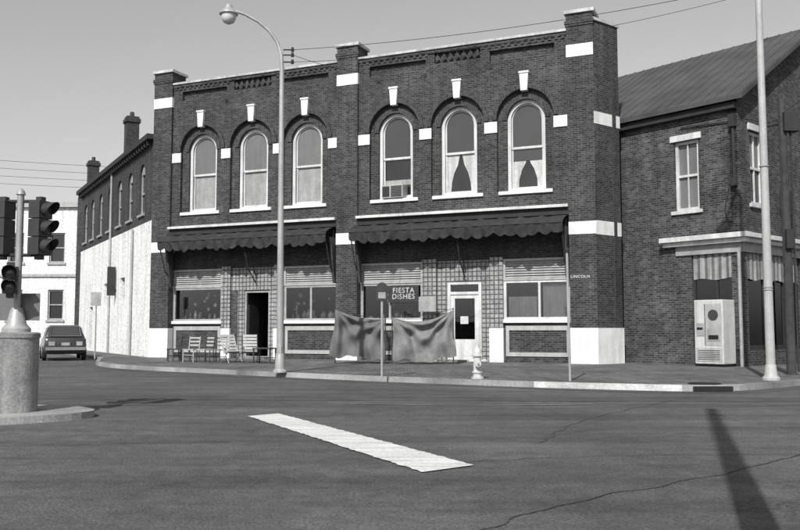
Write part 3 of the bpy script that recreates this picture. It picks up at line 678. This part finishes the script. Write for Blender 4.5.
g = G(); g.lathe([(0.05, 0), (0.06, 0.06), (0.02, 0.12)], (3.82, 19.4, 3.05), 10); g.make('finial', 'dark', e, smooth=True)
e = post_sign('traffic_sign', -12.2, 34.2, 2.75); g = G(); g.box(-12.4, -12.0, 34.15, 34.165, 2.25, 2.8); g.make('sign_panel', 'frame_grey', e)

# ------------------------------------------------------------ fire hydrant
x, y = 1.84, 20.35; hd = empty('fire_hydrant', (x, y, SW))
g = G(); g.lathe([(0.15, 0), (0.15, 0.04), (0.105, 0.05), (0.105, 0.13), (0.13, 0.14), (0.13, 0.17), (0.10, 0.18), (0.095, 0.52), (0.135, 0.53), (0.135, 0.57), (0.115, 0.58), (0.11, 0.64), (0.08, 0.71), (0.04, 0.75), (0.035, 0.76), (0.035, 0.81), (0.01, 0.815)], (x, y, SW), 20)
g.lathe([(0.05, -0.20), (0.055, -0.17), (0.04, -0.16), (0.04, 0.16), (0.055, 0.17), (0.05, 0.20)], (x, y, SW+0.42), 12, 'X')
g.lathe([(0.075, -0.22), (0.08, -0.17), (0.06, -0.15), (0.06, 0.0)], (x, y, SW+0.36), 14, 'Y')
g.make('hydrant_body', 'hydrant', hd, smooth=True)
g = G(); g.lathe([(0.025, -0.25), (0.025, 0.25)], (x, y, SW+0.42), 5, 'X'); g.lathe([(0.03, -0.26), (0.03, -0.2)], (x, y, SW+0.36), 5, 'Y'); g.make('hydrant_caps', 'frame_grey', hd)

# ------------------------------------------------------------ traffic signal at left
x, y = -5.62, 12.5; ts = empty('traffic_signal', (x, y, 0))
g = G(); g.lathe([(0.32, 0), (0.32, 1.06), (0.335, 1.07), (0.335, 1.13), (0.30, 1.15)], (x, y, 0.1), 32); g.make('concrete_drum', 'concrete', ts, smooth=True)
g = G(); g.lathe([(0.20, 0), (0.20, 0.05), (0.14, 0.12), (0.09, 0.32), (0.07, 0.36)], (x, y, 1.25), 18)
g.tube([(x, y, 1.5), (x, y, 3.28)], 0.05, 12); g.lathe([(0.07, 0), (0.05, 0.06), (0.01, 0.1)], (x, y, 3.28), 12)
g.make('signal_post', 'metal_grey', ts, smooth=True)
g = G()
for zz in (2.38, 3.18): g.tube([(x-0.28, y, zz), (x+0.28, y, zz)], 0.025)
g.tube([(x, y-0.02, 1.95), (x-0.1, y-0.15, 1.95)], 0.03); g.make('signal_brackets', 'dark', ts)
def head(cx, cy, zc, ang, nsec=3, s=0.27, nm='signal_head'):
    fr = Frame((cx, cy), (math.cos(ang), math.sin(ang)))
    h = nsec*s; g = G()
    for k in range(nsec):
        z0 = zc-h/2+k*s; g.box(-s/2, s/2, -0.10, 0.10, z0+0.006, z0+s-0.006)
        n = 14; vis = []
        for i in range(n+1):
            a = math.radians(-35+250*i/n); vis.append((0.105*math.cos(a), 0.105*math.sin(a)))
        zz = z0+s/2; m = len(vis)
        L = lambda i: -0.10-0.21*(0.35+0.65*math.sin(math.pi*i/n))
        vs = [(p[0], -0.10, zz+p[1]) for p in vis] + [(p[0], L(i), zz+p[1]) for i, p in enumerate(vis)]
        vs += [(p[0]*0.93, -0.10, zz+p[1]*0.93) for p in vis] + [(p[0]*0.93, L(i), zz+p[1]*0.93) for i, p in enumerate(vis)]
        f = [(i, i+1, m+i+1, m+i) for i in range(m-1)] + [(2*m+i, 2*m+i+1, 3*m+i+1, 3*m+i) for i in range(m-1)] + [(m+i, m+i+1, 3*m+i+1, 3*m+i) for i in range(m-1)]
        g.add(vs, f)
    g.box(-0.05, 0.05, -0.05, 0.05, zc-h/2-0.06, zc-h/2); g.box(-0.05, 0.05, -0.05, 0.05, zc+h/2, zc+h/2+0.06)
    g.make(nm, 'signal', ts, fr, bevel=0.008)
    g = G()
    for k in range(nsec): g.lathe([(0.095, -0.115), (0.07, -0.13), (0.01, -0.135)], (0, 0, zc-h/2+(k+.5)*s), 16, 'Y')
    g.make(nm + '_lenses', 'lens', ts, fr, smooth=True)
head(x+0.30, y, 2.78, math.radians(70)); head(x-0.24, y, 2.78, math.radians(-100)); head(x-0.02, y-0.2, 2.0, math.radians(20), 2, 0.2, 'pedestrian_signal')
g = G(); g.box(x+0.02, x+0.30, y+0.07, y+0.085, 1.42, 1.82); g.box(x-0.32, x-0.02, y+0.07, y+0.085, 1.42, 1.82); g.make('sign_panel', 'shade_m', ts)
g = G(); g.hplate(smooth_line([(-9.5, 10.8), (-6.5, 11.2), (-5.2, 11.7), (-4.55, 12.3), (-4.5, 12.9), (-5.3, 13.6), (-7, 13.9), (-9.5, 14.2)]), 0.0, 0.10); g.make('traffic_island', 'island', None)

# ------------------------------------------------------------ parked car
cx, cy = -14.85, 37.6; car = empty('parked_car', (cx, cy, 0))
FCAR = Frame((cx, cy), (-0.42, 0.91), 0, 1.06)
st = [(-2.15, 0.70, 0.72, 0.42, 0.80), (-2.08, 0.80, 0.80, 0.30, 0.90), (-1.5, 0.84, 0.82, 0.25, 0.95), (0, 0.86, 0.83, 0.25, 0.95), (1.0, 0.85, 0.81, 0.25, 0.93), (1.9, 0.80, 0.74, 0.28, 0.84), (2.12, 0.70, 0.66, 0.38, 0.74)]
def loft(rings):
    g = G(); n = len(rings[0]); vs = [p for r in rings for p in r]
    f = [(i*n+k, i*n+(k+1) % n, (i+1)*n+(k+1) % n, (i+1)*n+k) for i in range(len(rings)-1) for k in range(n)]
    f += [tuple(range(n)), tuple((len(rings)-1)*n+k for k in range(n))]
    return g.add(vs, f)
rings = []
for X_, wl, wbt, zl, zb in st:
    zm = (zl+zb)/2
    rings.append([(X_, -wl*0.9, zl), (X_, -wl, zl+0.08), (X_, -wl-0.02, zm), (X_, -wbt, zb-0.05), (X_, -wbt+0.08, zb), (X_, wbt-0.08, zb), (X_, wbt, zb-0.05), (X_, wl+0.02, zm), (X_, wl, zl+0.08), (X_, wl*0.9, zl)])
loft(rings).make('body', 'car', car, FCAR, smooth=True, bevel=0.02)
gh = [(-1.95, 0.66, 0.93, 0.93), (-1.55, 0.60, 0.93, 1.36), (-1.3, 0.60, 0.93, 1.40), (0.1, 0.60, 0.93, 1.41), (0.45, 0.60, 0.93, 1.37), (1.05, 0.66, 0.93, 0.94)]
rings = [[(X_, -0.76, zl-0.01), (X_, -w-0.02, zt-0.05 if zt > 1 else zt), (X_, -w+0.06, zt), (X_, w-0.06, zt), (X_, w+0.02, zt-0.05 if zt > 1 else zt), (X_, 0.76, zl-0.01)] for X_, w, zl, zt in gh]
loft(rings).make('cabin', 'car', car, FCAR, smooth=True)
g = G()
g.add([(-1.955, -0.56, 0.99), (-1.955, 0.56, 0.99), (-1.61, 0.50, 1.33), (-1.61, -0.50, 1.33)], [(0, 1, 2, 3)])
for s in (-1, 1):
    for xa, xb in ((-1.35, -0.45), (-0.37, 0.45)):
        g.add([(xa, s*0.762, 0.98), (xb+(0.25 if xb > 0 else 0), s*0.762, 0.98), (xb, s*0.655, 1.32), (xa, s*0.655, 1.32)], [(0, 1, 2, 3)])
g.make('windows', 'shade_d', car, FCAR)
g = G()
for s in (-1, 1): g.tube([(-1.6, s*0.77, 0.955), (1.0, s*0.78, 0.955)], 0.012, 6); g.tube([(-1.9, s*0.845, 0.6), (1.8, s*0.83, 0.58)], 0.012, 6)
g.tube([(-1.98, -0.6, 0.975), (-1.98, 0.6, 0.975), (-1.60, 0.54, 1.35), (-1.60, -0.54, 1.35), (-1.98, -0.6, 0.975)], 0.013, 6)
g.box(-2.27, -2.15, -0.78, 0.78, 0.42, 0.54); g.box(2.1, 2.2, -0.75, 0.75, 0.40, 0.52); g.make('bumpers_and_trim', 'chrome', car, FCAR)
g = G(); g.box(-2.17, -2.12, -0.66, -0.42, 0.60, 0.76); g.box(-2.17, -2.12, 0.42, 0.66, 0.60, 0.76); g.box(-2.165, -2.13, -0.16, 0.16, 0.60, 0.72); g.make('tail_lights_and_plate', 'frame_grey', car, FCAR)
g = G(); gh_ = G()
for X_ in (-1.35, 1.35):
    for s in (-1, 1):
        g.lathe([(0.20, -0.09), (0.30, -0.08), (0.31, 0), (0.30, 0.08), (0.20, 0.09)], (X_, s*0.78, 0.31), 20, 'Y'); gh_.lathe([(0.18, -0.10), (0.12, -0.11)] if s < 0 else [(0.18, 0.10), (0.12, 0.11)], (X_, s*0.78, 0.31), 14, 'Y')
g.make('tyres', 'rubber', car, FCAR, smooth=True); gh_.make('hubcaps', 'chrome', car, FCAR)

# ------------------------------------------------------------ blankets hung in front of the shop
def blanket(name, tl, tr, br, bl, mat, seed, sagd=0.18):
    e = empty(name, (tl[0], tl[1], 0)); rnd = random.Random(seed); nx, nz = 90, 50; vs = []
    ph = [rnd.uniform(0, 6) for _ in range(6)]
    for j in range(nz+1):
        t = j/nz
        for i in range(nx+1):
            s = i/nx
            top = Vector(tl).lerp(Vector(tr), s); bot = Vector(bl).lerp(Vector(br), s)
            sagz = -sagd*(math.sin(math.pi*s)**0.8 if 0 < s < 1 else 0)*(1-t*0.8)
            p = top.lerp(bot, t)
            d1 = math.hypot(s, t*0.8); d2 = math.hypot(1-s, t*0.8)
            d = 0.13*math.sin(math.atan2(t+0.02, s+0.02)*12+ph[0])*min(1, d1*1.8)*math.exp(-d1*0.8) + 0.13*math.sin(math.atan2(t+0.02, 1.02-s)*12+ph[1])*min(1, d2*1.8)*math.exp(-d2*0.8)
            d += (0.03+0.07*t)*math.sin(s*15+ph[2]+t*2.8+0.9*math.sin(t*4)) + 0.035*math.sin(s*31+ph[3]-t*3.5)
            hem = (0.06*math.sin(s*9+ph[4])+0.03*math.sin(s*23+ph[5]))*t
            vs.append((p.x+0.03*math.sin(t*5+s*3), p.y+d, p.z+sagz+hem))
    f = [(j*(nx+1)+i, j*(nx+1)+i+1, (j+1)*(nx+1)+i+1, (j+1)*(nx+1)+i) for j in range(nz) for i in range(nx)]
    g = G().add(vs, f); g.make('cloth', mat, e, smooth=True)
    g = G()
    for q in (tl, tr): g.tube([(q[0], q[1]+0.05, SW), (q[0], q[1]+0.05, q[2]+0.05)], 0.02, 6)
    g.tube(sag((tl[0], tl[1]+0.05, tl[2]+0.02), (tr[0], tr[1]+0.05, tr[2]+0.02), 0.08), 0.01, 5); g.make('poles_and_line', 'wood', e)
blanket('hanging_blanket', (-2.25, 29.6, 2.0), (-0.50, 29.2, 1.66), (-0.55, 29.2, 0.30), (-2.42, 29.5, 0.42), 'cloth1', 3, 0.12)
blanket('hanging_blanket', (-0.27, 29.1, 1.72), (1.80, 28.8, 1.98), (1.88, 28.8, 0.36), (-0.22, 29.0, 0.24), 'cloth2', 9, 0.26)

# ------------------------------------------------------------ chairs
def chair(cx, cy, ang, kind, mat_f, mat_s, w=0.42):
    e = empty('chair', (cx, cy, SW)); fr = Frame((cx, cy), (math.cos(ang), math.sin(ang)), SW); g = G(); h = w/2
    if kind == 0:
        for sx in (-h, h):
            g.tube([(sx, -0.2, 0), (sx, -0.19, 0.44)], 0.02, 6); g.tube([(sx, 0.24, 0), (sx, 0.2, 0.45), (sx, 0.28, 0.92)], 0.02, 6); g.tube([(sx, -0.19, 0.2), (sx, 0.21, 0.2)], 0.013, 6)
        g.tube([(-h, -0.19, 0.25), (h, -0.19, 0.25)], 0.013, 6)
        g.make('legs', mat_f, e, fr)
        g = G(); g.box(-h-0.02, h+0.02, -0.23, 0.22, 0.43, 0.465)
        for z in (0.60, 0.73, 0.86): g.box(-h, h, 0.235+(z-0.6)*0.15, 0.255+(z-0.6)*0.15, z-0.03, z+0.035)
        g.make('seat_and_back', mat_s, e, fr, bevel=0.006)
    else:
        for sx in (-h-0.05, h+0.05):
            g.tube([(sx, -0.35, 0.0), (sx, 0.3, 0.62)], 0.015, 6); g.tube([(sx, 0.38, 0.0), (sx, -0.3, 0.40), (sx, -0.32, 0.56), (sx, 0.25, 0.6)], 0.015, 6); g.tube([(sx, 0.12, 0.34), (sx, 0.5, 1.0)], 0.015, 6)
        g.make('frame', mat_f, e, fr); g = G()
        for k in range(6):
            t0, t1 = k/6+0.02, (k+1)/6-0.02
            g.add([(-h-0.04, 0.14+0.36*t0, 0.33+0.67*t0), (h+0.04, 0.14+0.36*t0, 0.33+0.67*t0), (h+0.04, 0.14+0.36*t1, 0.33+0.67*t1), (-h-0.04, 0.14+0.36*t1, 0.33+0.67*t1)], [(0, 1, 2, 3)])
        g.add([(-h-0.04, -0.3, 0.40), (h+0.04, -0.3, 0.40), (h+0.04, 0.14, 0.33), (-h-0.04, 0.14, 0.33)], [(0, 1, 2, 3)])
        ob = g.make('webbing', mat_s, e, fr); so = ob.modifiers.new('Solid', 'SOLIDIFY'); so.thickness = 0.012
for (cx_, cy_, a, k, mf, ms) in [(-8.0, 31.3, -0.5, 0, 'chair_d', 'chair_d'), (-7.55, 30.9, -0.3, 0, 'chair_l', 'chair_l'), (-7.0, 30.7, -0.6, 0, 'chair_d', 'chair_l'),
                                 (-6.5, 30.5, -0.35, 0, 'chair_d', 'shade_m'), (-5.95, 30.3, 0.6, 1, 'chair_l', 'chair_l'), (-8.4, 31.7, -1.2, 0, 'chair_d', 'chair_d'), (-5.3, 30.2, 0.2, 1, 'chair_d', 'chair_l')]:
    chair(cx_, cy_, a, k, mf, ms)
tb = empty('small_table', (-4.7, 29.7, SW)); fr_ = Frame((-4.7, 29.7), (0.93, -0.35), SW); g = G(); g.box(-0.35, 0.35, -0.25, 0.25, 0.50, 0.54)
for sx in (-0.32, 0.32):
    for sy in (-0.2, 0.2): g.box(sx-0.02, sx+0.02, sy-0.02, sy+0.02, 0, 0.5)
g.box(-0.32, 0.32, -0.2, 0.2, 0.18, 0.2); g.make('table_body', 'chair_d', tb, fr_)

# ------------------------------------------------------------ vending machine
vm = empty('vending_machine', (E.x-0.5, E.y-0.3, 0)); xa, xb = u(1.18), u(0.20)
g = G(); g.box(xa, xb, -0.92, -0.14, 0.08, 2.08); g.make('cabinet', 'vend', vm, FN, bevel=0.03)
g = G(); g.box(xa+0.40, xb-0.05, -0.932, -0.92, 0.66, 1.95); g.box(xa+0.05, xb-0.05, -0.932, -0.92, 0.16, 0.58); g.make('front_panels', 'louver', vm, FN)
g = G(); g.box(xa+0.08, xa+0.34, -0.935, -0.92, 0.95, 1.35); g.box(xa+0.45, xb-0.1, -0.945, -0.933, 0.80, 1.18); g.make('dark_panels', 'frame_grey', vm, FN)
g = G(); g.box(xa+0.50, xb-0.15, -0.955, -0.946, 0.85, 0.98); g.box(xa+0.1, xa+0.3, -0.945, -0.936, 1.15, 1.22); g.box(xa+0.365, xa+0.385, -0.93, -0.92, 0.66, 1.95); g.box(xa+0.05, xb-0.05, -0.85, -0.2, 0.0, 0.08)
for k in range(6): g.box(xa+0.12, xb-0.12, -0.94, -0.933, 0.22+k*0.055, 0.235+k*0.055)
g.make('slots_and_base', 'black', vm, FN)
g = G(); g.lathe([(0.17, -0.942), (0.17, -0.933)], ((xa+xb)/2+0.17, 0, 1.6), 24, 'Y'); g.make('round_emblem', 'shade_d', vm, FN)

# ------------------------------------------------------------ light, sky
EL = math.radians(41); Ld = Vector((0.31, 0.95, 0)).normalized()
sun = bpy.data.lights.new('sun', 'SUN'); sun.energy = 4.9; sun.angle = math.radians(0.53); sun.color = (1, 0.995, 0.985)
so = bpy.data.objects.new('sun', sun); COL.objects.link(so)
so.rotation_euler = Vector((Ld.x*math.cos(EL), Ld.y*math.cos(EL), -math.sin(EL))).to_track_quat('-Z', 'Y').to_euler()
w = bpy.data.worlds.new('World'); SC.world = w; w.use_nodes = True; nt = w.node_tree
sk = nt.nodes.new('ShaderNodeTexSky'); sk.sky_type = 'NISHITA'; sk.sun_disc = False; sk.sun_elevation = EL; sk.sun_rotation = math.atan2(-Ld.x, -Ld.y)
sk.dust_density = 1.5
# black-and-white film is blue-sensitive: weight the sky towards its blue channel
sp = nt.nodes.new('ShaderNodeSeparateColor'); bg = nt.nodes['Background']; bg.inputs[1].default_value = 0.125
nt.links.new(sk.outputs[0], sp.inputs[0])
v1 = math_(nt, 'MULTIPLY', sp.outputs[2], 0.7); v2 = math_(nt, 'MULTIPLY', sp.outputs[1], 0.3); v = math_(nt, 'ADD', v1, v2)
nt.links.new(v, bg.inputs[0])

# ------------------------------------------------------------ camera
cam = bpy.data.cameras.new('camera'); cam.lens = 851/800*36; cam.sensor_width = 36; cam.clip_end = 3000; cam.clip_start = 0.05
co = bpy.data.objects.new('camera', cam); COL.objects.link(co); co.location = (0, 0, 1.28); co.rotation_euler = (math.radians(90+4.37), 0, 0)
SC.camera = co
SC.view_settings.view_transform = 'Standard'; SC.view_settings.look = 'None'; SC.view_settings.exposure = 0
